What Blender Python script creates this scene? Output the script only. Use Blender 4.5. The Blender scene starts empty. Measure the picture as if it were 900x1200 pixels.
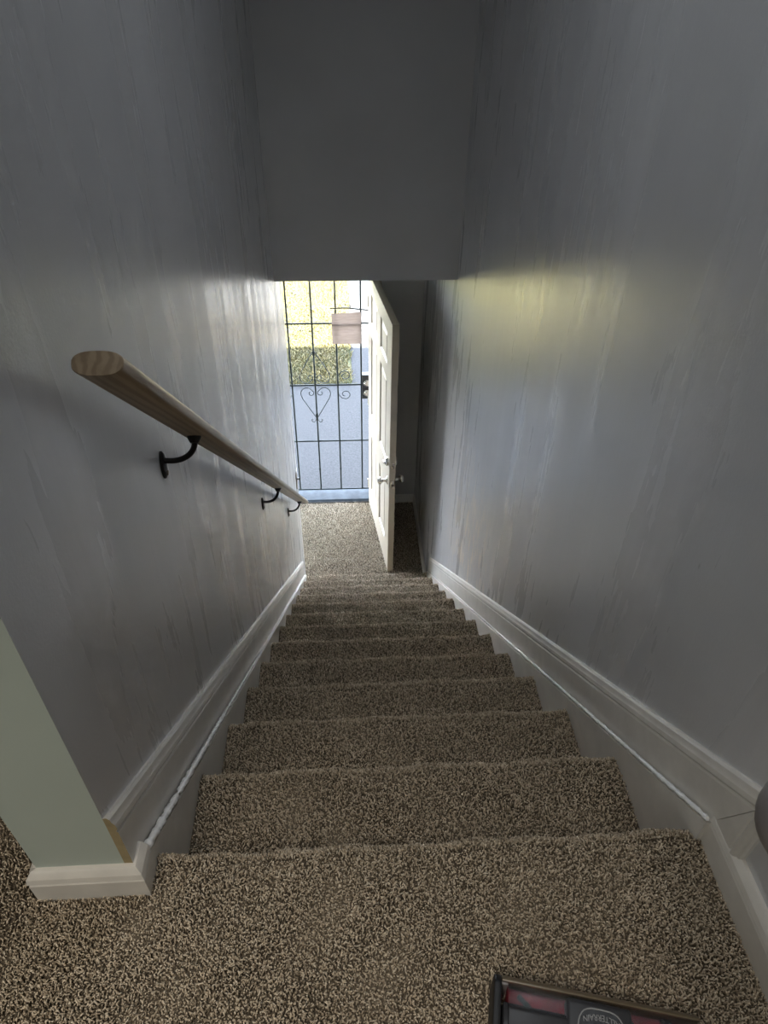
import bpy, bmesh, math, random
import numpy as np
from mathutils import Vector, Matrix

random.seed(7)
rng = np.random.default_rng(11)
S = bpy.context.scene
COL = S.collection

# ------------------------------------------------------------------ measures (metres)
RUN, RISE, N_RISE = 0.2581, 0.2002, 13
XW_L, XW_R = 0.005, 0.940            # stairwell wall faces
XS_L, XS_R = 0.030, 0.917            # inner faces of the side boards
ZF = -N_RISE * RISE                  # lower floor
Y_HEAD, Z_HEAD = 2.90, -0.143        # header wall over the stairs
Y_DOOR = 4.20
Y_GATE = 4.34
ZG = -2.78                           # ground outside
SL = 0.785                           # slope of the boards

# ------------------------------------------------------------------ materials
def nt(name):
    m = bpy.data.materials.new(name); m.use_nodes = True
    t = m.node_tree; b = t.nodes['Principled BSDF']
    return m, t, b
def nd(t, typ, **kw):
    n = t.nodes.new(typ)
    for k, v in kw.items():
        if k in n.inputs: n.inputs[k].default_value = v
        else: setattr(n, k, v)
    return n
def coords(t, scale=(1, 1, 1)):
    tc = t.nodes.new('ShaderNodeTexCoord'); mp = nd(t, 'ShaderNodeMapping', Scale=scale)
    t.links.new(tc.outputs['Object'], mp.inputs['Vector']); return mp.outputs['Vector']
def noise(t, vec, scale, detail=3, rough=.55):
    n = nd(t, 'ShaderNodeTexNoise', Scale=scale, Detail=detail, Roughness=rough)
    t.links.new(vec, n.inputs['Vector']); return n.outputs['Fac']
def ramp(t, fac, stops):
    r = t.nodes.new('ShaderNodeValToRGB'); e = r.color_ramp.elements
    e[0].position, e[0].color = stops[0][0], (*stops[0][1], 1)
    e[1].position, e[1].color = stops[-1][0], (*stops[-1][1], 1)
    for p, c in stops[1:-1]:
        x = e.new(p); x.color = (*c, 1)
    t.links.new(fac, r.inputs['Fac']); return r.outputs['Color']
def mapr(t, fac, a, b, c, d):
    n = nd(t, 'ShaderNodeMapRange'); n.clamp = True
    for i, v in zip((1, 2, 3, 4), (a, b, c, d)): n.inputs[i].default_value = v
    t.links.new(fac, n.inputs[0]); return n.outputs[0]
def bump(t, b, h, strength, dist, prev=None):
    n = nd(t, 'ShaderNodeBump', Strength=strength, Distance=dist)
    t.links.new(h, n.inputs['Height'])
    if prev is not None: t.links.new(prev, n.inputs['Normal'])
    t.links.new(n.outputs['Normal'], b.inputs['Normal']); return n.outputs['Normal']
def mixc(t, fac, a, b):
    n = t.nodes.new('ShaderNodeMix'); n.data_type = 'RGBA'
    t.links.new(fac, n.inputs[0])
    for s, v in ((6, a), (7, b)):
        if isinstance(v, tuple): n.inputs[s].default_value = (*v, 1)
        else: t.links.new(v, n.inputs[s])
    return n.outputs[2]

def plain(name, col, rough=.5, metal=0., var=.12, bscale=0, bstr=0, spec=.5):
    m, t, b = nt(name)
    v = coords(t)
    c = ramp(t, noise(t, v, 14, 4), [(.3, tuple(x * (1 - var) for x in col)), (.7, tuple(min(1, x * (1 + var)) for x in col))])
    t.links.new(c, b.inputs['Base Color'])
    b.inputs['Roughness'].default_value = rough; b.inputs['Metallic'].default_value = metal
    b.inputs['Specular IOR Level'].default_value = spec
    if bstr: bump(t, b, noise(t, v, bscale, 3), bstr, .002)
    return m

def wall_paint(name, col, rough0, rough1, streaks=True, patch=None):
    m, t, b = nt(name)
    v = coords(t); vs = coords(t, (1, 5, .7)); vf = coords(t, (1, 8, 1.3))
    cloud = noise(t, v, 2.3, 4)
    st = noise(t, vs, 1.6, 5, .62)
    ff = noise(t, vf, 1.9, 4, .6)
    base = ramp(t, cloud, [(.3, tuple(x * .94 for x in col)), (.7, tuple(x * 1.06 for x in col))])
    if streaks:
        mask = mapr(t, st, .50, .74, 0, .30)
        base = mixc(t, mask, base, tuple(min(1, x * 1.45) for x in col))
        d = mapr(t, ff, .50, .85, 0, .08)
        base = mixc(t, d, base, tuple(x * .62 for x in col))
    if patch:
        # scraped paint around one spot of the wall
        tc = t.nodes.new('ShaderNodeTexCoord'); d_ = nd(t, 'ShaderNodeVectorMath', operation='DISTANCE'); d_.inputs[1].default_value = patch[0]
        t.links.new(tc.outputs['Object'], d_.inputs[0])
        near = mapr(t, d_.outputs['Value'], patch[1] * .25, patch[1], 1, 0)
        pn = mapr(t, noise(t, coords(t, (1, 6, 2)), 3.2, 5, .6), .50, .58, 0, .9)
        mm = nd(t, 'ShaderNodeMath', operation='MULTIPLY'); t.links.new(near, mm.inputs[0]); t.links.new(pn, mm.inputs[1])
        base = mixc(t, mm.outputs[0], base, (.80, .72, .62))
    if streaks:
        sp_m = mapr(t, noise(t, coords(t, (1, 3, 1)), 9, 2, .5), .765, .80, 0, .55)
        base = mixc(t, sp_m, base, (.10, .09, .08))
    t.links.new(base, b.inputs['Base Color'])
    t.links.new(mapr(t, st, .35, .68, rough1, rough0), b.inputs['Roughness'])
    b.inputs['Specular IOR Level'].default_value = 1.0
    n1 = bump(t, b, noise(t, v, 190, 2), .22, .0012)
    if streaks:
        n2 = bump(t, b, st, .17, .004, n1)
        b.inputs['Coat Weight'].default_value = .85; b.inputs['Coat IOR'].default_value = 1.6
        t.links.new(mapr(t, st, .35, .68, .36, .22), b.inputs['Coat Roughness']); t.links.new(n2, b.inputs['Coat Normal'])
    return m

M = {}
M['wall'] = wall_paint('grey satin wall paint', (.53, .535, .548), .28, .40)
M['wall_scraped'] = wall_paint('grey satin wall paint with scrapes', (.53, .535, .548), .28, .40, True, ((XW_R, 1.95, -1.25), .75))
M['wall_end'] = wall_paint('grey green wall paint', (.42, .475, .425), .45, .6, False)
M['header'] = wall_paint('grey flat wall paint', (.50, .50, .50), .5, .6, False)
M['ceiling'] = plain('ceiling white', (.62, .61, .6), .8)
M['trim'] = plain('off white gloss trim paint', (.64, .61, .56), .30, var=.08, bscale=60, bstr=.15)
M['trim_raw'] = plain('raw wood end grain', (.33, .26, .14), .7, var=.25)
M['caulk'] = plain('white caulk', (.85, .85, .84), .25, var=.1, bscale=120, bstr=.9)
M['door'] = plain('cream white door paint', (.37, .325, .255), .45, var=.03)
M['nickel'] = plain('brushed nickel', (.62, .6, .57), .25, 1, .05)
M['brass_dark'] = plain('aged latch metal', (.25, .22, .18), .4, 1, .1)
M['black'] = plain('oil rubbed black metal', (.018, .015, .014), .38, .6, .2)
M['iron'] = plain('dark painted iron', (.024, .030, .030), .7, 0, .2, spec=.12)
M['iron_fine'] = plain('grey painted thin iron', (.045, .05, .05), .8, 0, .2, spec=.08)
M['box_black'] = plain('black lock box', (.015, .015, .016), .45, 0, .1)
M['alum'] = plain('white aluminium sill', (.036, .044, .052), .6, 0, .25, spec=.06)
M['dark_gap'] = plain('dark strip', (.05, .045, .04), .8)
M['brick_out'] = plain('exterior siding', (.45, .42, .38), .8)
M['roof'] = plain('roof board', (.2, .19, .18), .9)
M['switch'] = plain('switch plastic with edge shade', (.22, .21, .19), .4)  # shading of the plate edge put into a darker colour

# wood
m, t, b = nt('light oak handrail'); v = coords(t, (14, 14, 1.2))
g1 = noise(t, v, 2.6, 6, .6)
w = nd(t, 'ShaderNodeTexWave', Scale=1.7, Distortion=7.0, Detail=3.0); w.inputs['Detail Scale'].default_value = 1.2
t.links.new(v, w.inputs['Vector'])
c = ramp(t, w.outputs['Fac'], [(.15, (.30, .22, .14)), (.75, (.42, .32, .21))])
c = mixc(t, mapr(t, g1, .45, .7, 0, .4), c, (.21, .145, .085))
t.links.new(c, b.inputs['Base Color']); b.inputs['Roughness'].default_value = .30
M['oak'] = m

# carpet
m, t, b = nt('brown frieze carpet')
at = nd(t, 'ShaderNodeAttribute'); at.attribute_name = 'tuft'
v = coords(t)
c = ramp(t, at.outputs['Fac'], [(0, (.05, .04, .03)), (.2, (.20, .16, .11)), (.5, (.58, .48, .355)), (1, (.84, .74, .59))])
c = mixc(t, mapr(t, noise(t, v, 9, 3), .35, .7, 0, .30), c, (.36, .30, .22))
t.links.new(c, b.inputs['Base Color']); b.inputs['Roughness'].default_value = .85
b.inputs['Specular IOR Level'].default_value = .2
bump(t, b, noise(t, v, 260, 2), .6, .004)
M['carpet'] = m

# outside
m, t, b = nt('lawn'); v = coords(t)
at = nd(t, 'ShaderNodeAttribute'); at.attribute_name = 'tuft'
c = ramp(t, at.outputs['Fac'], [(0, (.020, .032, .007)), (.5, (.056, .049, .011)), (1, (.094, .072, .017))])
c = mixc(t, mapr(t, noise(t, v, 2.2, 5), .42, .62, 0, .55), c, (.088, .065, .014))
t.links.new(c, b.inputs['Base Color']); b.inputs['Roughness'].default_value = .9
c = mixc(t, mapr(t, noise(t, v, 7, 4), .52, .66, 0, .45), c, (.075, .066, .036))
t.links.new(c, b.inputs['Base Color'])
bump(t, b, noise(t, v, 30, 4), .8, .03)
M['grass'] = m
m, t, b = nt('pale concrete'); v = coords(t)
c = ramp(t, noise(t, v, 45, 5, .7), [(.3, (.026, .026, .027)), (.7, (.046, .046, .047))])
c = mixc(t, mapr(t, noise(t, v, 3, 4), .4, .7, 0, .3), c, (.034, .034, .034))
t.links.new(c, b.inputs['Base Color']); b.inputs['Roughness'].default_value = .9; b.inputs['Specular IOR Level'].default_value = .05
bump(t, b, noise(t, v, 90, 3), .4, .004)
M['concrete'] = m
M['street'] = plain('light bounce street concrete', (.30, .325, .36), .9, var=.08, spec=.1)  # pale bluish tone chosen for the light this unseen surface bounces indoors
m, t, b = nt('paper notice'); v = coords(t)
c = ramp(t, noise(t, coords(t, (1, 1, 9)), 14, 4), [(.3, (.155, .125, .105)), (.7, (.205, .165, .138))])
t.links.new(c, b.inputs['Base Color']); b.inputs['Roughness'].default_value = .8
tr = nd(t, 'ShaderNodeBsdfTranslucent'); t.links.new(c, tr.inputs['Color'])
mx = nd(t, 'ShaderNodeMixShader', Fac=.3)
out = t.nodes['Material Output']
t.links.new(b.outputs[0], mx.inputs[1]); t.links.new(tr.outputs[0], mx.inputs[2]); t.links.new(mx.outputs[0], out.inputs['Surface'])
M['paper'] = m
# vacuum
M['vac_grey'] = plain('dark grey plastic', (.030, .030, .033), .42, 0, .06)
M['vac_black'] = plain('black rubber', (.008, .008, .009), .5, 0, .1)
M['vac_lip'] = plain('smoky bronze lip', (.13, .10, .06), .3, 0, .1)
M['vac_red'] = plain('red brush roll', (.42, .03, .055), .45, 0, .25)
M['vac_bristle'] = plain('bristles', (.03, .027, .03), .7, 0, .2)
M['vac_print'] = plain('pale print', (.30, .30, .30), .5)
M['vac_badge'] = plain('gloss black badge', (.007, .007, .008), .25)
M['vac_handle'] = plain('satin grey plastic', (.20, .185, .185), .35, 0, .05)
m, t, b = nt('clear window plastic')
b.inputs['Base Color'].default_value = (.95, .93, .93, 1); b.inputs['Roughness'].default_value = .08
b.inputs['Transmission Weight'].default_value = 1.0; b.inputs['IOR'].default_value = 1.2
M['vac_clear'] = m

# ------------------------------------------------------------------ object helpers
def link(name, me, mat, parent=None):
    o = bpy.data.objects.new(name, me); COL.objects.link(o)
    for mm in (mat if isinstance(mat, (list, tuple)) else [mat]): me.materials.append(mm)
    if parent is not None: o.parent = parent
    return o
def obj(name, bm, mat, parent=None, smooth=True, ang=35):
    bmesh.ops.recalc_face_normals(bm, faces=bm.faces)
    me = bpy.data.meshes.new(name); bm.to_mesh(me); bm.free()
    if smooth:
        me.polygons.foreach_set('use_smooth', [True] * len(me.polygons))
        me.set_sharp_from_angle(angle=math.radians(ang))
    return link(name, me, mat, parent)
def tag(o, label, cat, group=None, kind=None):
    o['label'] = label; o['category'] = cat
    if group: o['group'] = group
    if kind: o['kind'] = kind
    return o
def struct(o, label, cat): return tag(o, label, cat, kind='structure')
def empty(name, loc, rotz=0.):
    o = bpy.data.objects.new(name, None); COL.objects.link(o); o.location = loc
    o.rotation_euler = (0, 0, rotz); o.empty_display_size = .1; return o
def box(bm, lo, hi, bev=0., seg=2):
    r = bmesh.ops.create_cube(bm, size=1.0)
    vs = r['verts']
    for v in vs:
        v.co = Vector(((lo[i] + hi[i]) / 2 + v.co[i] * (hi[i] - lo[i]) for i in range(3)))
    if bev:
        es = list({e for v in vs for e in v.link_edges})
        bmesh.ops.bevel(bm, geom=es, offset=bev, segments=seg, affect='EDGES', profile=.5)
    return bm
def boxes(*bs, bev=0.):
    bm = bmesh.new()
    for lo, hi in bs: box(bm, lo, hi, bev)
    return bm
def tube(bm, pts, r, n=8, caps=True):
    pts = [Vector(p) for p in pts]
    rr = r if isinstance(r, (list, tuple)) else [r] * len(pts)
    rings = []; up = None
    for i, p in enumerate(pts):
        d = (pts[min(i + 1, len(pts) - 1)] - pts[max(i - 1, 0)]).normalized()
        if up is None:
            a = Vector((0, 0, 1)) if abs(d.z) < .9 else Vector((1, 0, 0)); u = d.cross(a).normalized()
        else: u = (up - d * up.dot(d)).normalized()
        up = u; w_ = d.cross(u)
        rings.append([bm.verts.new(p + rr[i] * (math.cos(2 * math.pi * k / n) * u + math.sin(2 * math.pi * k / n) * w_)) for k in range(n)])
    for a, b_ in zip(rings, rings[1:]):
        for k in range(n): bm.faces.new((a[k], a[(k + 1) % n], b_[(k + 1) % n], b_[k]))
    if caps:
        bm.faces.new(rings[0][::-1]); bm.faces.new(rings[-1])
    return bm
def lathe(bm, prof, origin, axis, n=24):
    """prof: list of (distance along axis, radius)"""
    ax = Vector(axis).normalized(); a = Vector((0, 0, 1)) if abs(ax.z) < .9 else Vector((1, 0, 0))
    u = ax.cross(a).normalized(); w_ = ax.cross(u); o = Vector(origin); rings = []
    for d, r in prof:
        if r < 1e-6: rings.append([bm.verts.new(o + ax * d)])
        else: rings.append([bm.verts.new(o + ax * d + r * (math.cos(2 * math.pi * k / n) * u + math.sin(2 * math.pi * k / n) * w_)) for k in range(n)])
    for p, q in zip(rings, rings[1:]):
        for k in range(n):
            k2 = (k + 1) % n
            if len(p) == 1 and len(q) == 1: continue
            if len(p) == 1: bm.faces.new((p[0], q[k2], q[k]))
            elif len(q) == 1: bm.faces.new((p[k], p[k2], q[0]))
            else: bm.faces.new((p[k], p[k2], q[k2], q[k]))
    for e in (rings[0], rings[-1]):
        if len(e) > 1: bm.faces.new(e)
    return bm
def prism_x(bm, poly, x0, x1):
    """polygon of (y, z) extruded along x"""
    a = [bm.verts.new((x0, y, z)) for y, z in poly]; c_ = [bm.verts.new((x1, y, z)) for y, z in poly]
    n = len(poly)
    bm.faces.new(a); bm.faces.new(c_[::-1])
    for k in range(n): bm.faces.new((a[k], c_[k], c_[(k + 1) % n], a[(k + 1) % n]))
    return bm
def moulding(bm, path, prof, xw, sx, down, end_mat=None):
    """sweep a skirting profile along a (y, z) path on the wall x = xw; prof = (drop from the top edge, thickness);
    down = which side of the path the board hangs to; mitred corners"""
    P = [Vector((p[0], p[1])) for p in path]; rings = []
    for i, p in enumerate(P):
        ns = []
        for a, b_ in ((i - 1, i), (i, i + 1)):
            if a < 0 or b_ >= len(P): continue
            d = (P[b_] - P[a]).normalized(); ns.append(Vector((d.y, -d.x)) * down)
        n = ns[0] if len(ns) == 1 else (ns[0] + ns[1]) / (1 + ns[0].dot(ns[1]))
        if len(path[i]) > 2: n = Vector(path[i][2])
        rings.append([bm.verts.new((xw + sx * th, p.x + n.x * dd, p.y + n.y * dd)) for dd, th in prof])
    k = len(prof)
    for a, b_ in zip(rings, rings[1:]):
        for j in range(k): bm.faces.new((a[j], a[(j + 1) % k], b_[(j + 1) % k], b_[j]))
    f0 = bm.faces.new(rings[0][::-1]); f1 = bm.faces.new(rings[-1])
    if end_mat is not None:
        (f0 if end_mat == 0 else f1).material_index = 1
    return bm

# ------------------------------------------------------------------ carpet tufts
def tuft_mesh(name, base_v, base_f, pts, nrm, h, r, mat, parent=None, curl=.45, dark=.0):
    """one mesh: the backing sheet plus a cut-pile yarn at each point"""
    n = len(pts); nb = len(base_v)
    h = h * rng.uniform(.75, 1.25, n); r = r * rng.uniform(.8, 1.25, n)
    rd = rng.normal(size=(n, 3)); rd -= nrm * (rd * nrm).sum(1, keepdims=True); rd /= np.linalg.norm(rd, axis=1, keepdims=True)
    rd2 = rng.normal(size=(n, 3)); rd2 -= nrm * (rd2 * nrm).sum(1, keepdims=True); rd2 /= np.linalg.norm(rd2, axis=1, keepdims=True)
    bi = np.cross(nrm, rd)
    V = np.empty((n, 10, 3)); lean = (h * curl * rng.uniform(.3, 1.5, n))[:, None]
    cen = [pts, pts + nrm * (h * .45)[:, None] + rd * lean * .35, pts + nrm * (h * .85)[:, None] + rd * lean + rd2 * lean * .3,
           pts + nrm * (h * 1.0)[:, None] + rd * lean * 1.25 + rd2 * lean * .5]
    ph = rng.uniform(0, 6.28, n)
    for k, s in enumerate((.7, 1.1, 1.15)):
        for j in range(3):
            a = ph + j * 2.0944 + k * .5
            V[:, k * 3 + j] = cen[k] + (np.cos(a) * r * s)[:, None] * rd + (np.sin(a) * r * s)[:, None] * bi
    V[:, 9] = cen[3]
    quads = []
    for k in range(2):
        for j in range(3):
            j2 = (j + 1) % 3; quads.append((k * 3 + j, k * 3 + j2, k * 3 + 3 + j2, k * 3 + 3 + j))
    tris = [(6, 7, 9), (7, 8, 9), (8, 6, 9)]
    off = (np.arange(n) * 10 + nb)[:, None, None]
    q = (np.array(quads)[None] + off).reshape(-1); tr_ = (np.array(tris)[None] + off).reshape(-1)
    bq = np.array(base_f).reshape(-1)
    allv = np.concatenate([np.asarray(base_v, float).reshape(-1, 3), V.reshape(-1, 3)])
    loops = np.concatenate([bq, q, tr_]).astype(np.int32)
    cnt = np.concatenate([np.full(len(base_f), 4), np.full(n * 6, 4), np.full(n * 3, 3)]).astype(np.int32)
    start = np.concatenate([[0], np.cumsum(cnt)[:-1]]).astype(np.int32)
    me = bpy.data.meshes.new(name)
    me.vertices.add(len(allv)); me.vertices.foreach_set('co', allv.ravel())
    me.loops.add(len(loops)); me.loops.foreach_set('vertex_index', loops)
    me.polygons.add(len(cnt)); me.polygons.foreach_set('loop_start', start); me.polygons.foreach_set('loop_total', cnt)
    me.polygons.foreach_set('use_smooth', np.ones(len(cnt), bool))
    me.update(calc_edges=True); me.validate()
    val = np.clip(rng.beta(2.6, 2.4, n), .04, 1)
    a = me.attributes.new('tuft', 'FLOAT', 'POINT')
    vv = np.repeat(val[:, None], 10, 1)
    a.data.foreach_set('value', np.concatenate([np.full(nb, .04), vv.ravel()]).astype(np.float32))
    return link(name, me, mat, parent)
def grid_pts(x0, x1, y0, y1, sp):
    nx, ny = max(1, int((x1 - x0) / sp)), max(1, int((y1 - y0) / sp))
    X, Y = np.meshgrid((np.arange(nx) + .5) / nx, (np.arange(ny) + .5) / ny)
    X = X.ravel() + rng.uniform(-.5, .5, X.size) / nx; Y = Y.ravel() + rng.uniform(-.5, .5, Y.size) / ny
    return x0 + X * (x1 - x0), y0 + Y * (y1 - y0)
PILE = .006
def profile_carpet(name, prof, x0, x1, sp, h, r, parent=None, extra=None):
    """carpet following a (y, z) profile across the stair width; the pile tips reach the profile"""
    P = np.array(prof, float); d = np.diff(P, axis=0); L = np.linalg.norm(d, axis=1)
    nr = np.stack([-d[:, 1], d[:, 0]], 1) / L[:, None] * -1.0
    nr = np.where(((nr[:, :1] * 1 + nr[:, 1:] * 1) < 0), -nr, nr)
    cum = np.concatenate([[0], np.cumsum(L)])
    xs, ss = grid_pts(x0 + .002, x1 - .002, 0, cum[-1], sp)
    k = np.clip(np.searchsorted(cum, ss, 'right') - 1, 0, len(L) - 1)
    u = (ss - cum[k]) / L[k]
    yz = P[k] + d[k] * u[:, None] - nr[k] * PILE
    wave = .0022 * np.sin(xs * 23 + ss * 31 + P[0, 0] * 9) + .0016 * np.sin(xs * 61 - ss * 17)
    pts = np.stack([xs, yz[:, 0], yz[:, 1]], 1); nrm = np.stack([xs * 0, nr[k][:, 0], nr[k][:, 1]], 1)
    pts += nrm * wave[:, None]
    vn = np.concatenate([nr[:1], (nr[1:] + nr[:-1]) / 2, nr[-1:]]); vn /= np.linalg.norm(vn, axis=1)[:, None]
    B = P - vn * (PILE + .001)
    bv = [(x, y, z) for y, z in B for x in (x0 - .004, x1 + .004)]
    bf = [(2 * i, 2 * i + 1, 2 * i + 3, 2 * i + 2) for i in range(len(B) - 1)]
    if extra is not None:
        pts = np.concatenate([pts, extra[0]]); nrm = np.concatenate([nrm, extra[1]])
        o = len(bv); bv += extra[2]; bf += [tuple(i + o for i in f) for f in extra[3]]
    return tuft_mesh(name, bv, bf, pts, nrm, h, r, M['carpet'], parent)
def flat_patch(x0, x1, y0, y1, z, sp):
    xs, ys = grid_pts(x0, x1, y0, y1, sp)
    wave = .0018 * np.sin(xs * 21 + ys * 17) + .0015 * np.sin(xs * 43 - ys * 37)
    pts = np.stack([xs, ys, z - PILE + wave], 1); nrm = np.tile([0., 0., 1.], (len(xs), 1))
    bv = [(x0, y0, z - PILE - .001), (x1, y0, z - PILE - .001), (x1, y1, z - PILE - .001), (x0, y1, z - PILE - .001)]
    return pts, nrm, bv, [(0, 1, 2, 3)]
def join_patches(ps):
    pts = np.concatenate([p[0] for p in ps]); nrm = np.concatenate([p[1] for p in ps]); bv = []; bf = []
    for p in ps:
        o = len(bv); bv += p[2]; bf += [tuple(i + o for i in f) for f in p[3]]
    return pts, nrm, bv, bf

def step_profile(yn, zn, y_back, z_bot, rad=.020, lean=.026):
    """tread from y_back to a rounded nosing at yn, then the riser down to z_bot"""
    pr = [(y_back, zn), (yn - rad, zn)]
    for a in range(15, 181, 15):
        t_ = math.radians(a); pr.append((yn - rad + rad * math.sin(t_) * 1.0, zn - rad + rad * math.cos(t_)))
    pr[-1] = (yn - lean * .6, zn - 2 * rad)
    pr.append((yn - lean, z_bot)); return pr

# upper floor: the landing nosing and first riser belong to the floor carpet
ex = join_patches([
    flat_patch(XS_L + .002, XS_R + .010, -.75, -.022, 0, .0030),
    flat_patch(-.155, XS_L + .002, -.75, -.055, 0, .0031),
    flat_patch(-.9, -.155, -.75, .60, 0, .0040)])
fl = profile_carpet('floor_upper', step_profile(0, 0, -.022, -RISE)[1:], XS_L, XS_R, .0030, .0066, .00122, extra=ex)
struct(fl, 'brown frieze carpet of the upper landing ending in a rounded nosing', 'floor')
bm = boxes(((-4, -3, -.14), (-.9, 2.9, -.009)), ((-.9, -3, -.14), (XW_R, -.75, -.009)), ((-.9, -.75, -.14), (XW_R, -.03, -.012)), ((-.9, -.03, -.14), (-.125, 2.9, -.012)))
o = obj('floor_subfloor', bm, M['carpet'], smooth=False); struct(o, 'carpeted upper floor running back from the landing', 'floor')

stair = empty('staircase', (0, 3.08, ZF))
tag(stair, 'straight carpeted staircase descending between two grey walls to the door', 'stairs')
def put(o, root):
    o.location = (o.location - root.location); o.parent = root; return o
for i in range(1, N_RISE):
    sp = .0032 + .00027 * i
    pr = step_profile(i * RUN, -i * RISE, (i - 1) * RUN - .012, -(i + 1) * RISE)
    s = profile_carpet('step', pr, XS_L, XS_R, sp, .0066 + .0002 * i, .00124 + .0001 * i)
    put(s, stair)
Y_END = 3.10
bm = prism_x(bmesh.new(), [(-.018, .044), (Y_END, .030 - SL * Y_END), (Y_END, ZF), (2.9, ZF), (-.018, -.25)], XW_L + .0012, XS_L)
put(obj('side_board', bm, M['trim']), stair)
bm = prism_x(bmesh.new(), [(-.024, .056), (Y_END, .030 - SL * Y_END), (Y_END, ZF), (2.9, ZF), (-.024, -.25)], XS_R, XW_R - .0012)
put(obj('side_board', bm, M['trim']), stair)
# lumpy caulk beads on the ledges
def bead(x, y0, y1, zoff, r0, r1, skip):
    bm = bmesh.new(); n = int((y1 - y0) / .006); P = []; R = []
    for k in range(n + 1):
        f = k / n; y = y0 + f * (y1 - y0)
        r = (r0 + (r1 - r0) * f) * (1 + .25 * math.sin(k * 1.9) * math.sin(k * .73) + random.uniform(-.12, .12))
        for a, b_ in skip:
            if a < y < b_: r *= .35
        P.append((x + random.uniform(-.0006, .0006), y, zoff - SL * y)); R.append(max(.0004, r))
    tube(bm, P, R, 6); return bm
put(obj('caulk_bead', bead(XS_L - .004, -.015, 1.0, .040, .0072, .0022, [(.13, .145), (.52, .56)]), M['caulk'], ang=80), stair)
put(obj('caulk_bead', bead(XS_L - .003, 1.0, 3.05, .036, .0018, .0016, [(1.1, 1.3), (1.7, 1.9)]), M['caulk'], ang=80), stair)
put(obj('caulk_bead', bead(XS_R + .003, -.020, 3.05, .046, .0045, .0026, []), M['caulk'], ang=80), stair)

# lower floor
lp = join_patches([flat_patch(-.75, XW_R, 3.075, Y_DOOR - .005, ZF, .0068)])
fl = tuft_mesh('floor_lower', lp[2], lp[3], lp[0], lp[1], .009, .0022, M['carpet'])
struct(fl, 'brown frieze carpet of the small entry hall at the stair foot', 'floor')
o = obj('floor_slab', boxes(((-3, 2.95, ZF - .15), (XW_R + .1, Y_DOOR + .02, ZF - .010))), M['carpet'], smooth=False)
struct(o, 'carpeted slab of the entry hall below the stairs', 'floor')

# ------------------------------------------------------------------ room shell
def wall(name, bs, mat, label):
    o = obj(name, boxes(*bs), mat, smooth=False); struct(o, label, 'wall'); return o
wl = obj('wall_left', boxes(((-.125, -.05, ZF), (XW_L, 3.30, 2.4))), [M['wall'], M['wall_end']], smooth=False)
for p in wl.data.polygons:
    if p.normal.y < -.5 or p.normal.x < -.5: p.material_index = 1
struct(wl, 'scuffed grey stairwell wall carrying the wooden handrail', 'wall')
bm = bmesh.new()
prof = [(-3.0, XW_R), (3.14, XW_R), (Y_DOOR + .1, XW_R - .012), (Y_DOOR + .1, XW_R + .12), (-3.0, XW_R + .12)]
a = [bm.verts.new((x, y, ZF - .1)) for y, x in prof]; c_ = [bm.verts.new((x, y, 2.4)) for y, x in prof]
bm.faces.new(a); bm.faces.new(c_[::-1])
for k in range(5): bm.faces.new((a[k], c_[k], c_[(k + 1) % 5], a[(k + 1) % 5]))
struct(obj('wall_right', bm, M['wall_scraped'], smooth=False), 'scuffed grey stairwell wall lit by the open door', 'wall')
wall('wall_header', [((-.125, Y_HEAD, Z_HEAD), (XW_R + .02, 3.02, 2.4))], M['header'], 'dark grey header wall hanging over the stair foot')
wall('wall_hall', [((-3, 3.18, ZF), (-.125, 3.30, Z_HEAD))], M['wall_end'], 'grey wall of the entry hall beside the stair')
OX0, OX1, OZ = -.385, .585, -.560      # door opening
wall('wall_front', [((-4, Y_DOOR, ZF - .3), (OX0, 4.40, 2.6)), ((OX1, Y_DOOR, ZF - .3), (4, 4.40, 2.6)), ((OX0, Y_DOOR, OZ), (OX1, 4.40, 2.6))], M['header'], 'grey wall around the front door opening')
wall('wall_back', [((-4, -3.1, -3.0), (4, -3.0, 2.6))], M['wall_end'], 'plain wall behind the upper landing')
wall('wall_side', [((-4.1, -3.1, -2.8), (-4.0, 4.4, 2.6)), ((4.0, -3.1, -2.8), (4.1, 4.4, 2.6)), ((-3.1, 3.2, ZF), (-3.0, 4.2, Z_HEAD))], M['wall_end'], 'plain outer side wall of the house')
o = obj('ceiling_lower', boxes(((-3, 3.02, Z_HEAD), (XW_R, Y_DOOR, 0))), M['ceiling'], smooth=False); struct(o, 'low ceiling over the entry hall', 'ceiling')
o = obj('ceiling_upper', boxes(((-4, -3, 2.4), (XW_R + .12, Y_DOOR, 2.5))), M['ceiling'], smooth=False); struct(o, 'white ceiling high above the stairwell', 'ceiling')
o = obj('roof', boxes(((-4.5, -3.6, 2.6), (4.5, 4.90, 2.75))), M['roof'], smooth=False); struct(o, 'flat overhanging roof of the house', 'roof')
# door frame
jb = boxes(((OX0, Y_DOOR - .002, ZF), (OX0 + .018, 4.39, OZ)), ((.536, Y_DOOR - .002, ZF), (OX1, 4.315, OZ)), ((OX0, Y_DOOR - .002, OZ - .018), (OX1, 4.39, OZ)),
           ((OX0 - .06, Y_DOOR - .016, ZF), (OX0 + .004, Y_DOOR, OZ + .06)), ((.560, Y_DOOR - .016, ZF), (.624, Y_DOOR, OZ + .06)), ((OX0 - .06, Y_DOOR - .016, OZ), (.624, Y_DOOR, OZ + .06)))
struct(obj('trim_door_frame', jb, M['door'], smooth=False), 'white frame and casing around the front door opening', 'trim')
sb = prism_x(bmesh.new(), [(Y_DOOR + .012, ZF + .004), (Y_DOOR + .03, ZF + .016), (Y_GATE + .05, ZF + .008), (Y_GATE + .07, ZF - .03), (Y_DOOR + .012, ZF - .03)], OX0, OX1)
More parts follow.
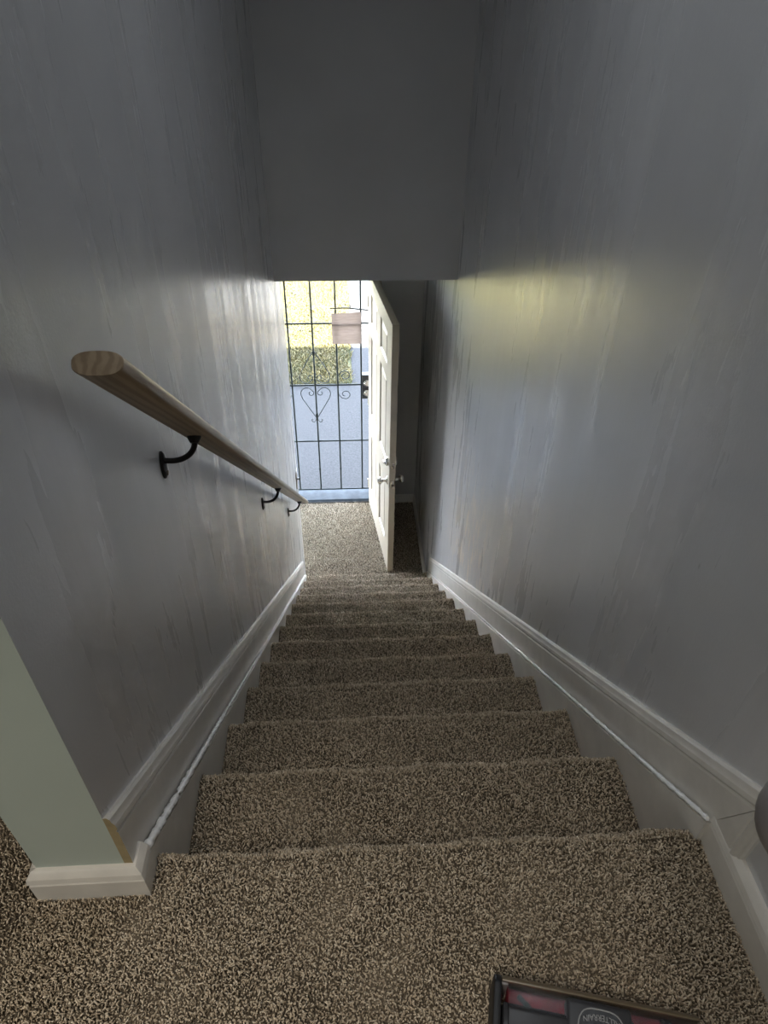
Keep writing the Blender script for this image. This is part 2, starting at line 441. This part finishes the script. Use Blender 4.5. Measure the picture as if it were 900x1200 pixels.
struct(obj('trim_threshold', sb, M['alum'], smooth=False), 'pale metal threshold under the iron gate', 'trim')
gp = bmesh.new(); P = []
for k in range(60):
    P.append((OX0 + (OX1 - OX0) * k / 59, Y_DOOR + .006 + random.uniform(-.003, .003), ZF + .001))
tube(gp, P, [.006 * random.uniform(.6, 1.3) for _ in P], 5)
struct(obj('trim_carpet_edge', gp, M['dark_gap']), 'dark frayed carpet edge against the threshold', 'trim')

# skirtings
PROF = [(0, 0), (0, .005), (.004, .0085), (.010, .0095), (.016, .0125), (.024, .0135), (.029, .0105), (.033, .0125), (.108, .0125), (.108, 0)]
CAPZ = .172
nn = 1 / math.hypot(1, SL)
# sloping boards: the cut end at the wall corner shows bare wood on the left side
bm = moulding(bmesh.new(), [(-.050, CAPZ + SL * .05, (0, -1 / nn * 1.0)), (Y_END - .01, CAPZ - SL * (Y_END - .01), (0, -1 / nn))], PROF, XW_L, 1, 1, end_mat=0)
struct(obj('trim_1', bm, [M['trim'], M['trim_raw']], ang=18), 'sloping off-white base moulding under the handrail with a raw cut end', 'trim')
yc = -.095; zc = CAPZ - SL * yc
mit = Vector((-.020 - yc, .050 - zc)) / .108                      # joint line from the cap corner to the ledge
bm = moulding(bmesh.new(), [(Y_END - .01, CAPZ - SL * (Y_END - .01), (0, -1 / nn)), (yc + .0006, zc, tuple(mit))], PROF, XW_R, -1, 1)
struct(obj('trim_2', bm, M['trim'], ang=18), 'sloping off-white base moulding down the bare wall', 'trim')
bm = moulding(bmesh.new(), [(yc, zc - .0012, tuple(mit)), (yc, .048, (.075 / .108, 0))], PROF, XW_R, -1, 1)
struct(obj('trim_3', bm, M['trim'], ang=18), 'short upright moulding piece joining slope to landing baseboard', 'trim')
PB = [(0, 0), (0, .005), (.004, .009), (.012, .0135), (.022, .0155), (.027, .0125), (.031, .0145), (.088, .0145), (.088, 0)]
bm = moulding(bmesh.new(), [(-.022, .082), (-2.9, .082)], PB, XW_R, -1, -1)
struct(obj('baseboard_right', bm, M['trim'], ang=18), 'off-white baseboard along the landing under the right wall', 'baseboard')
# end-wall baseboard with a short return into the stair
def base_x(bm, x0, x1, yw, sy, ztop, m0=0, m1=0):
    rings = []
    for x, mm in ((x0, m0), (x1, m1)):
        rings.append([bm.verts.new((x + mm * th, yw + sy * th, ztop - dd)) for dd, th in PB])
    k = len(PB)
    for j in range(k): bm.faces.new((rings[0][j], rings[0][(j + 1) % k], rings[1][(j + 1) % k], rings[1][j]))
    bm.faces.new(rings[0][::-1]); bm.faces.new(rings[1]); return bm
bm = base_x(bmesh.new(), -.125, XW_L + .012, -.05, -1, .076, -1, 1)
box(bm, (XW_L + .001, -.0505, -.004), (XW_L + .0125, -.018, .0755))
ra = [bm.verts.new((XW_L + .012 + th, -.05 - th, .076 - dd)) for dd, th in PB]
rb = [bm.verts.new((XW_L + .012 + th, -.018, .076 - dd)) for dd, th in PB]
for j in range(len(PB)): bm.faces.new((ra[j], ra[(j + 1) % len(PB)], rb[(j + 1) % len(PB)], rb[j]))
bm.faces.new(ra[::-1]); bm.faces.new(rb)
bm3 = moulding(bm, [(-.05, .076), (2.8, .076)], PB, -.125, -1, 1)
struct(obj('baseboard_left', bm, M['trim'], ang=18), 'short off-white baseboard wrapping the grey wall end', 'baseboard')
bm = base_x(bmesh.new(), .624, XW_R - .012, Y_DOOR, -1, ZF + .075)
bm = moulding(bm, [(3.09, ZF + .075), (Y_DOOR, ZF + .075)], PB, XW_R - .008, -1, 1)
struct(obj('baseboard_front', bm, M['trim']), 'low baseboard in the dark corner behind the open door', 'baseboard')

# ------------------------------------------------------------------ six panel door (hinged, open)
DL, DT, DH = .90, .044, 2.03
door = empty('door_1', (.532, Y_DOOR - .005, ZF + .012), 0)
ang_dir = Vector((.640 - .532, 3.302 - (Y_DOOR - .005), 0)); door.rotation_euler = (0, 0, math.atan2(ang_dir.y, ang_dir.x))
struct(door, 'white six-panel front door standing open into the hall', 'door')
# local frame: x along the door from the hinge, y = thickness (room face at y = 0 looks towards -y side), z up
us = [.115, .365, .495, .745]; zs = [.22, .76, .95, 1.60, 1.70, 1.915]
bm = bmesh.new()
def panel_face(bm, y, sgn):
    X = [0, us[0], us[1], us[2], us[3], DL]; Z = [0, zs[0], zs[1], zs[2], zs[3], zs[4], zs[5], DH]
    for i in range(5):
        for j in range(7):
            x0, x1, z0, z1 = X[i], X[i + 1], Z[j], Z[j + 1]
            if i in (1, 3) and j in (1, 3, 5):
                lv = [(0, 0), (.006, .010), (.020, .011), (.045, .003)]
                prev = None
                for ins, dep in lv:
                    yy = y + sgn * dep
                    r = [bm.verts.new(q) for q in ((x0 + ins, yy, z0 + ins), (x1 - ins, yy, z0 + ins), (x1 - ins, yy, z1 - ins), (x0 + ins, yy, z1 - ins))]
                    if prev:
                        for k in range(4): bm.faces.new((prev[k], prev[(k + 1) % 4], r[(k + 1) % 4], r[k]))
                    prev = r
                bm.faces.new(prev)
            else:
                bm.faces.new([bm.verts.new(q) for q in ((x0, y, z0), (x1, y, z0), (x1, y, z1), (x0, y, z1))])
    return bm
panel_face(bm, 0, 1); panel_face(bm, DT, -1)
for q in (((0, 0, 0), (0, DT, 0), (0, DT, DH), (0, 0, DH)), ((DL, 0, 0), (DL, 0, DH), (DL, DT, DH), (DL, DT, 0)), ((0, 0, 0), (DL, 0, 0), (DL, DT, 0), (0, DT, 0)), ((0, 0, DH), (0, DT, DH), (DL, DT, DH), (DL, 0, DH))):
    bm.faces.new([bm.verts.new(p) for p in q])
bmesh.ops.remove_doubles(bm, verts=bm.verts, dist=1e-5)
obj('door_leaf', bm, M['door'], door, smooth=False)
def knob_bm(y, s, z=.845):
    bm = bmesh.new()
    lathe(bm, [(0, .032), (.004, .032), (.009, .026), (.011, .013), (.034, .011), (.040, .018), (.048, .0265), (.058, .0285), (.066, .025), (.071, .015), (.072, 0)], (DL - .062, y, z), (0, s, 0)); return bm
def bolt_bm(y, s):
    bm = bmesh.new()
    lathe(bm, [(0, .033), (.008, .033), (.018, .028), (.021, .024), (.021, 0)], (DL - .062, y, 1.005), (0, s, 0))
    if s < 0: box(bm, (DL - .080, y - .034, .999), (DL - .044, y - .020, 1.011), .003)
    return bm
obj('knob', knob_bm(0, -1), M['nickel'], door); obj('knob', knob_bm(DT, 1), M['nickel'], door)
obj('deadbolt', bolt_bm(0, -1), M['nickel'], door); obj('deadbolt', bolt_bm(DT, 1), M['nickel'], door)
for z_, hh in ((.845, .029), (1.005, .022)):
    f = obj('latch_plate', boxes(((DL - .0005, .010, z_ - hh), (DL + .0015, DT - .010, z_ + hh)), bev=.0005), M['nickel'], door)
    bm = bmesh.new(); lathe(bm, [(0, .0085), (.004 if hh < .025 else .010, .0085), (.004 if hh < .025 else .010, 0)], (DL + .001, DT / 2, z_), (1, 0, 0), 14)
    obj('latch_bolt', bm, M['brass_dark'], f)
for z_ in (.2, 1.02, 1.82):
    bm = bmesh.new(); tube(bm, [(-.004, -.004, z_ - .045), (-.004, -.004, z_ + .045)], .006, 10); obj('hinge', bm, M['nickel'], door)

# ------------------------------------------------------------------ iron gate
gate = empty('security_gate', (.10, Y_GATE, ZF + .02))
tag(gate, 'dark iron security gate with heart scrollwork outside the front door', 'gate')
def gp_(name, bm, mat, parent=None, ang=60):
    o = obj(name, bm, mat, ang=ang)
    if parent is None: return put(o, gate)
    o.parent = parent; return o
GX0, GX1, GT, GB = OX0 + .030, OX1 - .016, OZ - .03, -2.553
for x in (GX0, GX1 - .004): gp_('gate_stile', boxes(((x - .012, Y_GATE - .012, GB), (x + .012, Y_GATE + .012, GT)), bev=.002), M['iron'])
for x in (-.252, -.071, .112, .291, .478):
    bm = bmesh.new(); tube(bm, [(x, Y_GATE, GB), (x, Y_GATE, GT)], .0068, 8); gp_('bar', bm, M['iron'])
for z in (-1.000, -1.515, -2.043, GB, GT):
    gp_('crossbar', boxes(((GX0, Y_GATE - .005, z - .006), (GX1, Y_GATE + .005, z + .006)), bev=.001), M['iron'])
for z in (-1.245, -1.785, -2.33):
    for x in ((.112,) if z != -2.33 else (.112, .291)):
        bm = bmesh.new(); box(bm, (x - .009, Y_GATE - .009, z - .012), (x + .009, Y_GATE + .009, z + .012), .003); gp_('collar', bm, M['iron'])
def bez(p, n=14):
    out = []
    for i in range(0, len(p) - 1, 3):
        a, b_, c_, d = [Vector((q[0], q[1])) for q in p[i:i + 4]]
        for k in range(n):
            u = k / n; out.append((1 - u) ** 3 * a + 3 * (1 - u) ** 2 * u * b_ + 3 * (1 - u) * u * u * c_ + u ** 3 * d)
    out.append(Vector(p[-1])); return out
def scroll(cx, side, vert, pts):
    bm = bmesh.new(); tube(bm, [(cx + side * q.x, Y_GATE - .006, -1.515 + vert * q.y) for q in pts], .0036, 6); return bm
def spiral(c0, r0, r1, a0, a1, n=26):
    return [Vector((c0[0] + (r0 + (r1 - r0) * k / n) * math.cos(a0 + (a1 - a0) * k / n), c0[1] + (r0 + (r1 - r0) * k / n) * math.sin(a0 + (a1 - a0) * k / n))) for k in range(n + 1)]
# a heart lobe: from the point on the bar, out along a straight arm, over a round shoulder and into an inner curl
lobe = [Vector((.002, -.300)), Vector((.040, -.235)), Vector((.080, -.165)), Vector((.108, -.115))]
lobe += spiral((.066, -.070), .053, .050, -.45, 1.9, 12)[1:]
lobe += [Vector((.020, -.052))] + spiral((.038, -.068), .024, .012, 2.7, 7.4, 20)
tail = [Vector((.002, -.285)), Vector((.008, -.315)), Vector((.022, -.338)), Vector((.038, -.335)), Vector((.044, -.318)), Vector((.036, -.306))]
for vert in (1, -1):
    for side in (1, -1):
        s = gp_('scroll', scroll(.112, side, vert, lobe), M['iron_fine'])
        if vert == 1: gp_('scroll_tail', scroll(.112, side, vert, tail), M['iron_fine'])
    ccurl = [Vector((.006, -.085)), Vector((.03, -.118)), Vector((.055, -.128))] + spiral((.058, -.085), .043, .016, -1.45, 4.6, 26)
    for cx, side in ((.291, 1), (-.071, -1)):
        gp_('scroll', scroll(cx, side, vert * .97, ccurl), M['iron_fine'])
lk = gp_('lock_box', boxes(((.484, Y_GATE - .034, -1.628), (.552, Y_GATE + .02, -1.418)), bev=.003), M['box_black'])
for z in (-1.487, -1.574):
    bm = bmesh.new(); lathe(bm, [(0, .029), (.006, .029), (.012, .022), (.018, .018), (.018, 0)], (0, 0, 0), (0, -1, 0))
    k = obj('lock_cylinder', bm, M['nickel']); k.location = (.522, Y_GATE - .034, z); k.parent = lk

# notice hanging on the gate
bm = bmesh.new(); n = 10; gr = []
for i in range(n + 1):
    row = []
    for j in range(n + 1):
        x = .260 + .221 * i / n; z = -1.157 + (.243 + .010 * i / n) * j / n
        row.append(bm.verts.new((x, Y_GATE - .020 - .004 * math.sin(3.1 * i / n) + .003 * math.sin(5 * j / n), z)))
    gr.append(row)
for i in range(n):
    for j in range(n): bm.faces.new((gr[i][j], gr[i + 1][j], gr[i + 1][j + 1], gr[i][j + 1]))
bmesh.ops.solidify(bm, geom=bm.faces[:], thickness=.0012)
note = empty('paper_notice', (.37, Y_GATE - .02, -1.03)); tag(note, 'square beige sheet hanging on the bars of the iron gate', 'notice')
put(obj('sheet', bm, M['paper']), note)
bm = bmesh.new(); tube(bm, [(.252, Y_GATE - .020, -.874), (.39, Y_GATE - .02, -.874), (.535, Y_GATE - .02, -.892)], .005, 6); put(obj('hanger_rod', bm, M['iron_fine']), note)
bm = bmesh.new(); tube(bm, [(.378, Y_GATE - .02, -1.150), (.396, Y_GATE - .022, -1.174), (.416, Y_GATE - .02, -1.198)], .003, 6)
put(obj('cord', bm, M['iron']), note)
bm = bmesh.new(); tube(bm, [(.398, Y_GATE - .02, -.874), (.402, Y_GATE - .024, -.858), (.397, Y_GATE - .026, -.846)], .003, 6); put(obj('hook', bm, M['iron']), note)

# ------------------------------------------------------------------ handrail
RS = -.865; rd_ = Vector((0, 1, RS)).normalized(); rn = Vector((0, -RS, 1)).normalized()
def rail_z(y): return .441 - RS * .553 + RS * y      # underside
xc = .0745
rail = empty('handrail', (XW_L, .2, rail_z(.2)))
tag(rail, 'wooden handrail on three black brackets along the stairwell wall', 'handrail')
bm = bmesh.new(); hw, hh = .0295, .0148; ring0 = []
for k in range(32):
    a = 2 * math.pi * k / 32; cx_, sy_ = math.cos(a), math.sin(a)
    ex_ = 2 / 2.6; x = hw * math.copysign(abs(cx_) ** ex_, cx_); n_ = hh * math.copysign(abs(sy_) ** ex_, sy_)
    ring0.append((x, n_))
R0 = Vector((xc, .180, rail_z(.180))) + rn * hh; R1 = Vector((xc, 2.79, rail_z(2.79))) + rn * hh
def ring(c0, s=1.): return [bm.verts.new(c0 + Vector((x * s, 0, 0)) + rn * n_ * s) for x, n_ in ring0]
rings = [ring(R0, .95), ring(R0 + rd_ * .002), ring(R1 - rd_ * .003), ring(R1, .92)]
for a_, b_ in zip(rings, rings[1:]):
    for k in range(32): bm.faces.new((a_[k], a_[(k + 1) % 32], b_[(k + 1) % 32], b_[k]))
bm.faces.new(rings[0]); bm.faces.new(rings[-1][::-1])
ro = obj('rail', bm, M['oak'], ang=30)
# object axes along the rail so that the grain runs lengthwise
q = Matrix(((1, 0, 0), (0, rn.y, -rd_.y), (0, rn.z, -rd_.z))).to_4x4()
q = Matrix((Vector((1, 0, 0)), rn, Vector((1, 0, 0)).cross(rn))).transposed().to_4x4(); q.translation = R0
ro.data.transform(q.inverted()); ro.matrix_world = q
put(ro, rail)
for y, drop in ((.545, .052), (1.652, .066), (2.526, .066)):
    zt = rail_z(y); br = empty('bracket', (XW_L, y, zt - drop)); put(br, rail)
    bm = bmesh.new(); prof_ = []
    for k in range(28):
        a = 2 * math.pi * k / 28; prof_.append((.0145 * math.cos(a), .030 * math.sin(a) - .010))
    lay = []
    for xx, s in ((0, 1), (.003, 1), (.0055, .86), (.0065, .6)): lay.append([bm.verts.new((xx, yy * s, -.010 + (zz + .010) * s)) for yy, zz in prof_])
    for a_, b_ in zip(lay, lay[1:]):
        for k in range(28): bm.faces.new((a_[k], a_[(k + 1) % 28], b_[(k + 1) % 28], b_[k]))
    bm.faces.new(lay[0][::-1]); bm.faces.new(lay[-1])
    pl = obj('wall_plate', bm, M['black'], br)
    bm = bmesh.new(); lathe(bm, [(.005, .005), (.008, .005), (.009, .003), (.009, 0)], (0, 0, -.028), (1, 0, 0), 12); obj('screw', bm, M['brass_dark'], br)
    bm = bmesh.new(); w_ = xc - XW_L; P = [(.002, 0, 0), (.016, 0, -.001)]
    for k in range(11):
        a = math.pi / 2 * k / 10; P.append((.020 + (w_ - .020) * math.sin(a), 0, -.001 + (drop - .004) * (1 - math.cos(a))))
    P.append((w_, 0, drop - .002))
    tube(bm, P, .0055, 10); obj('arm', bm, M['black'], br)
    bm = bmesh.new(); lathe(bm, [(-.012, .0075), (-.006, .011), (-.001, .013), (.001, .013), (.001, 0)], (w_, 0, drop), tuple(rn), 16); obj('saddle', bm, M['black'], br)

# light switch near the lower corner
sw = empty('light_switch', (XW_L, 3.20, -1.60)); tag(sw, 'light switch plate low on the grey wall beside the front door', 'switch')
obj('switch_plate', boxes(((0, -.036, -.060), (.006, .036, .060)), bev=.002), M['switch'], sw)
bm = bmesh.new(); box(bm, (.005, -.005, -.004), (.020, .005, .010), .002); obj('toggle', bm, M['switch'], sw)

# ------------------------------------------------------------------ vacuum cleaner on the landing
P0 = Vector((.5375, -.2165, 0)); P1 = Vector((.806, -.2805, 0)); ud = (P1 - P0).normalized()
vac = empty('vacuum_cleaner', (P0.x, P0.y, 0), math.atan2(ud.y, ud.x))
tag(vac, 'dark grey vacuum cleaner with red brush roll on the landing carpet', 'vacuum cleaner')
VW = .276                                   # local: x along the front edge, -y towards the back, z up
def vp(name, bm, mat, parent=None, **k): return obj(name, bm, mat, parent or vac, **k)
def vprof(bm, poly, x0, x1, bev=.003):
    prism_x(bm, poly, x0, x1)
    if bev: bmesh.ops.bevel(bm, geom=bm.edges[:], offset=bev, segments=2, affect='EDGES', profile=.5)
    return bm
body = [(-.004, .004), (-.004, .040), (-.010, .050), (-.033, .058), (-.20, .066), (-.24, .045), (-.24, .006)]
bm = bmesh.new(); vprof(bm, [(-.030, .006), (-.030, .0625), (-.055, .070), (-.19, .078), (-.24, .05), (-.24, .006)], .012, VW - .010)
vp('housing', bm, M['vac_grey'])
bm = bmesh.new(); vprof(bm, [(.002, .003), (.002, .056), (-.010, .068), (-.22, .074), (-.245, .045), (-.245, .003)], -.001, .0095); vp('side_cap', bm, M['vac_black'])
bm = bmesh.new(); vprof(bm, [(-.004, .003), (-.006, .052), (-.014, .064), (-.22, .070), (-.245, .045), (-.245, .003)], VW - .010, VW + .006, .004); vp('side_cap', bm, M['vac_black'])
bm = bmesh.new(); vprof(bm, [(.002, .034), (.0015, .056), (-.005, .066), (-.008, .066), (-.004, .034)], .0095, VW - .010, .0012); vp('front_lip', bm, M['vac_lip'])
bm = bmesh.new(); vprof(bm, [(-.006, .006), (-.006, .060), (-.009, .064), (-.26 * 0 - .012, .064), (-.012, .006)], .0095, .018, .001); vp('edge_strip', bm, M['vac_handle'])
bm = bmesh.new(); lathe(bm, [(0, .012), (.001, .0235), (VW - .042, .0235), (VW - .041, .012), (VW - .041, 0)], (.019, -.027, .031), (1, 0, 0), 28)
br_ = vp('brush_roll', bm, M['vac_red'])
for x0, x1, a0 in ((.034, .062, .25), (.105, .135, -.35), (.175, .205, .3), (.222, .252, -.2)):
    bm = bmesh.new();
    for k in range(26):
        f = k / 25; a = 1.05 + a0 + .75 * f
        c0 = Vector((x0 + (x1 - x0) * f, -.027 + .0232 * math.cos(a), .031 + .0232 * math.sin(a))); dv = Vector((0, math.cos(a), math.sin(a)))
        tube(bm, [c0, c0 + dv * .0055], [.0032, .0022], 6)
    obj('bristle_strip', bm, M['vac_print' if x0 == .105 else 'vac_bristle'], br_)
bm = bmesh.new()
pw = [(-.0085, .0635), (-.016, .0650), (-.031, .0660), (-.040, .0665)]
up_ = [bm.verts.new((.018, y, z)) for y, z in pw] ; up2 = [bm.verts.new((VW - .010, y, z)) for y, z in pw]
for k in range(3): bm.faces.new((up_[k], up_[k + 1], up2[k + 1], up2[k]))
bmesh.ops.solidify(bm, geom=bm.faces[:], thickness=.0012)
vp('clear_window', bm, M['vac_clear'])
# grey bar behind the window, and the raised central block with its arch
bm = bmesh.new(); vprof(bm, [(-.036, .05), (-.036, .0695), (-.039, .072), (-.075, .074), (-.075, .05)], .0185, .102, .002); vp('rear_bar', bm, M['vac_grey'])
bm = bmesh.new(); vprof(bm, [(-.012, .045), (-.012, .0690), (-.016, .0735), (-.075, .079), (-.13, .08), (-.13, .05)], .094, .176, .004); blk = vp('centre_block', bm, M['vac_grey'])
def arch(x0, x1, yb, yt, n=18):
    c0 = (x0 + x1) / 2; hw_ = (x1 - x0) / 2; ex_ = 3.6
    return [(c0 + hw_ * math.copysign(abs(math.cos(math.pi * k / n)) ** (2 / ex_), math.cos(math.pi * k / n)), yb + (yt - yb) * abs(math.sin(math.pi * k / n)) ** (2 / ex_)) for k in range(n + 1)]
def slope_z(y): return .0735 + (-.016 - y) * (.0055 / .059)
AX0, AX1, AYB, AYT = .105, .167, -.072, -.0215
bm = bmesh.new(); pl_ = arch(AX0, AX1, AYB, AYT)
top = [bm.verts.new((x, y, slope_z(y) + .0012)) for x, y in pl_]; bot = [bm.verts.new((x, y, slope_z(y) - .003)) for x, y in pl_]
bm.faces.new(top); bm.faces.new(bot[::-1])
for k in range(len(pl_)): bm.faces.new((top[k], bot[k], bot[(k + 1) % len(pl_)], top[(k + 1) % len(pl_)]))
badge = vp('badge', bm, M['vac_badge'])
bm = bmesh.new(); tube(bm, [(x, y, slope_z(y) + .0014) for x, y in pl_], .0009, 6); obj('badge_rim', bm, M['vac_print'], badge)
# raised word on the badge, readable from the stair side
tcu = bpy.data.curves.new('badge_word', 'FONT'); tcu.body = 'ALLTERRAIN'; tcu.size = .0100; tcu.align_x = 'CENTER'; tcu.align_y = 'CENTER'; tcu.extrude = .0003; tcu.space_character = 1.02
to = bpy.data.objects.new('tmp_word', tcu); COL.objects.link(to)
dg = bpy.context.evaluated_depsgraph_get(); dg.update()
tme = bpy.data.meshes.new_from_object(to.evaluated_get(dg)); bpy.data.objects.remove(to); tme.name = 'badge_word'
wd = max(v.co.x for v in tme.vertices) - min(v.co.x for v in tme.vertices)
for v in tme.vertices:
    x, y = v.co.x * .046 / wd, v.co.y
    v.co = Vector((AX0 + .031 - x, -.0305 - y - .05 * (x / .023) ** 2 * .10, 0)) + Vector((0, 0, slope_z(-.0305) + .0016 + v.co.z))
to = link('badge_word', tme, M['vac_print'], badge)
# upright body: neck, tube and rounded handle end beside the landing
inv = (Matrix.Translation(vac.location) @ Matrix.Rotation(vac.rotation_euler[2], 4, 'Z')).inverted()
def loc(p): return inv @ Vector(p)
bm = bmesh.new(); tube(bm, [loc(p) for p in ((.63, -.40, .055), (.60, -.50, .10), (.60, -.56, .18))], [.03, .026, .024], 14); vp('neck', bm, M['vac_black'])
HC = Vector((.6155, -.364, .766)); hR = .037
bm = bmesh.new(); tube(bm, [loc(p) for p in ((.60, -.56, .17), (.605, -.54, .42), (.618, -.49, .62), (.622, -.43, .70), (.618, -.40, .735))], [.028, .026, .026, .027, .030], 18); vp('tube', bm, M['vac_grey'])
ax = (Vector((.6115, -.364, .766)) - Vector((.622, -.42, .715))).normalized()
bm = bmesh.new(); pr_ = [(-.050, 0), (-.050, .030)] + [(hR * math.sin(a) * .9, hR * math.cos(a)) for a in [math.radians(x) for x in range(-40, 90, 10)]] + [(hR * .9, 0)]
lathe(bm, pr_, loc(HC), (inv.to_3x3() @ ax), 32); vp('handle', bm, M['vac_handle'])

# ------------------------------------------------------------------ outside
def slab(name, bs, mat, label, cat):
    o = obj(name, boxes(*bs), mat, smooth=False); struct(o, label, cat); return o
slab('path', [((-8, 4.40, ZG - .12), (12, 6.67, ZG)), ((.43, 6.67, ZG - .12), (2.2, 11.5, ZG))], M['concrete'], 'pale concrete walkway outside the iron gate', 'path')
slab('road', [((-30, 11.5, ZG - .2), (30, 26, ZG + .002))], M['street'], 'unseen street beyond the lawn, made pale to bounce light', 'street')  # out of view; tone and nearness chosen to throw light onto the stairwell walls
slab('ground', [((-30, -8, ZG - .4), (30, 60, ZG - .13))], M['grass'], 'yard ground under the lawn', 'ground')
gx, gy = grid_pts(-1.9, .43, 6.66, 11.45, .021)
edge = .43 + .14 * (gy - 6.67) / 3.3 * 0 + .03 * np.sin(gy * 5) + .02 * np.sin(gy * 13)
k = gx < edge; gx, gy = gx[k], gy[k]
pts = np.stack([gx, gy, np.full_like(gx, ZG - .005)], 1); nrm = np.tile([0., 0., 1.], (len(gx), 1))
bv = [(-30, 6.67, ZG - .006), (.43, 6.67, ZG - .006), (.43, 11.5, ZG - .006), (-30, 11.5, ZG - .006), (2.2, 6.67, ZG - .006), (30, 6.67, ZG - .006), (30, 11.5, ZG - .006), (2.2, 11.5, ZG - .006)]
g = tuft_mesh('grass', bv, [(0, 1, 2, 3), (4, 5, 6, 7)], pts, nrm, .045, .0055, M['grass'], curl=.8)
tag(g, 'patchy yellow green lawn beside the concrete walkway', 'grass', kind='stuff')

# ------------------------------------------------------------------ light
def look(o, d): o.rotation_euler = Vector(d).to_track_quat('-Z', 'Y').to_euler()
sun = bpy.data.lights.new('sun', 'SUN'); sun.energy = 145; sun.angle = .0093; sun.color = (1, .94, .82)
so = bpy.data.objects.new('sun', sun); COL.objects.link(so); so.location = (0, -3, 12)
look(so, (.12, 2.75, -5.53))
W = bpy.data.worlds.new('world'); S.world = W; W.use_nodes = True
bg = W.node_tree.nodes['Background']; bg.inputs['Strength'].default_value = 56.0
wt = W.node_tree; tcw = wt.nodes.new('ShaderNodeTexCoord'); sx = wt.nodes.new('ShaderNodeSeparateXYZ')
wt.links.new(tcw.outputs['Generated'], sx.inputs[0])
wt.links.new(ramp(wt, sx.outputs['Z'], [(0, (.96, .98, 1.0)), (.25, (.72, .82, .98)), (.75, (.11, .145, .20))]), bg.inputs['Color'])
def area(name, loc_, d, sx, sy, e, col):
    l = bpy.data.lights.new(name, 'AREA'); l.shape = 'RECTANGLE'; l.size = sx; l.size_y = sy; l.energy = e; l.color = col
    o = bpy.data.objects.new(name, l); COL.objects.link(o); o.location = loc_; look(o, d)
    return o
area('back_wall_fill', (-1.9, -2.9, 1.35), (.25, 1, -.12), 1.5, 1.3, 21, (.96, 1.0, .97))  # added soft fill before the solid back wall, lights the upper floor; no window
area('stairwell_fill', (.47, .9, 2.38), (0, 0, -1), .35, .35, 4.8, (.90, .95, 1)).data.spread = math.radians(125)  # added fill light over the stairs, lifts walls and treads; no fixture there
area('landing_fill', (-.22, -1.15, 2.36), (0, .0, -1), (.7), .7, 11.5, (1, .91, .79)).data.spread = math.radians(80)  # added overhead fill that brightens the landing carpet; no fixture there

# ------------------------------------------------------------------ camera
f, pitch, yaw, roll = 800.07, 0.68275510, 0.06556925, 0.01533162
cp, sp_ = math.cos(pitch), math.sin(pitch)
F = Vector((math.sin(yaw) * cp, math.cos(yaw) * cp, -sp_)); R = Vector((math.cos(yaw), -math.sin(yaw), 0)); U = R.cross(F)
R, U = math.cos(roll) * R + math.sin(roll) * U, -math.sin(roll) * R + math.cos(roll) * U
cam = bpy.data.cameras.new('camera'); co = bpy.data.objects.new('camera', cam); COL.objects.link(co)
mw = Matrix((R, U, -F)).transposed().to_4x4(); mw.translation = Vector((.35519973, -.53244041, 1.13533448)); co.matrix_world = mw
cam.sensor_fit = 'VERTICAL'; cam.sensor_height = 36.0; cam.lens = 36.0 * f / 1200.0; cam.clip_start = .02; cam.clip_end = 200
S.camera = co

vs = S.view_settings
S.display_settings.display_device = 'sRGB'; vs.view_transform = 'Standard'; vs.look = 'None'; vs.exposure = 0; vs.gamma = 1; vs.use_curve_mapping = False
S.cycles.use_denoising = True; S.cycles.max_bounces = 10; S.cycles.diffuse_bounces = 6; S.cycles.sample_clamp_indirect = 12.0
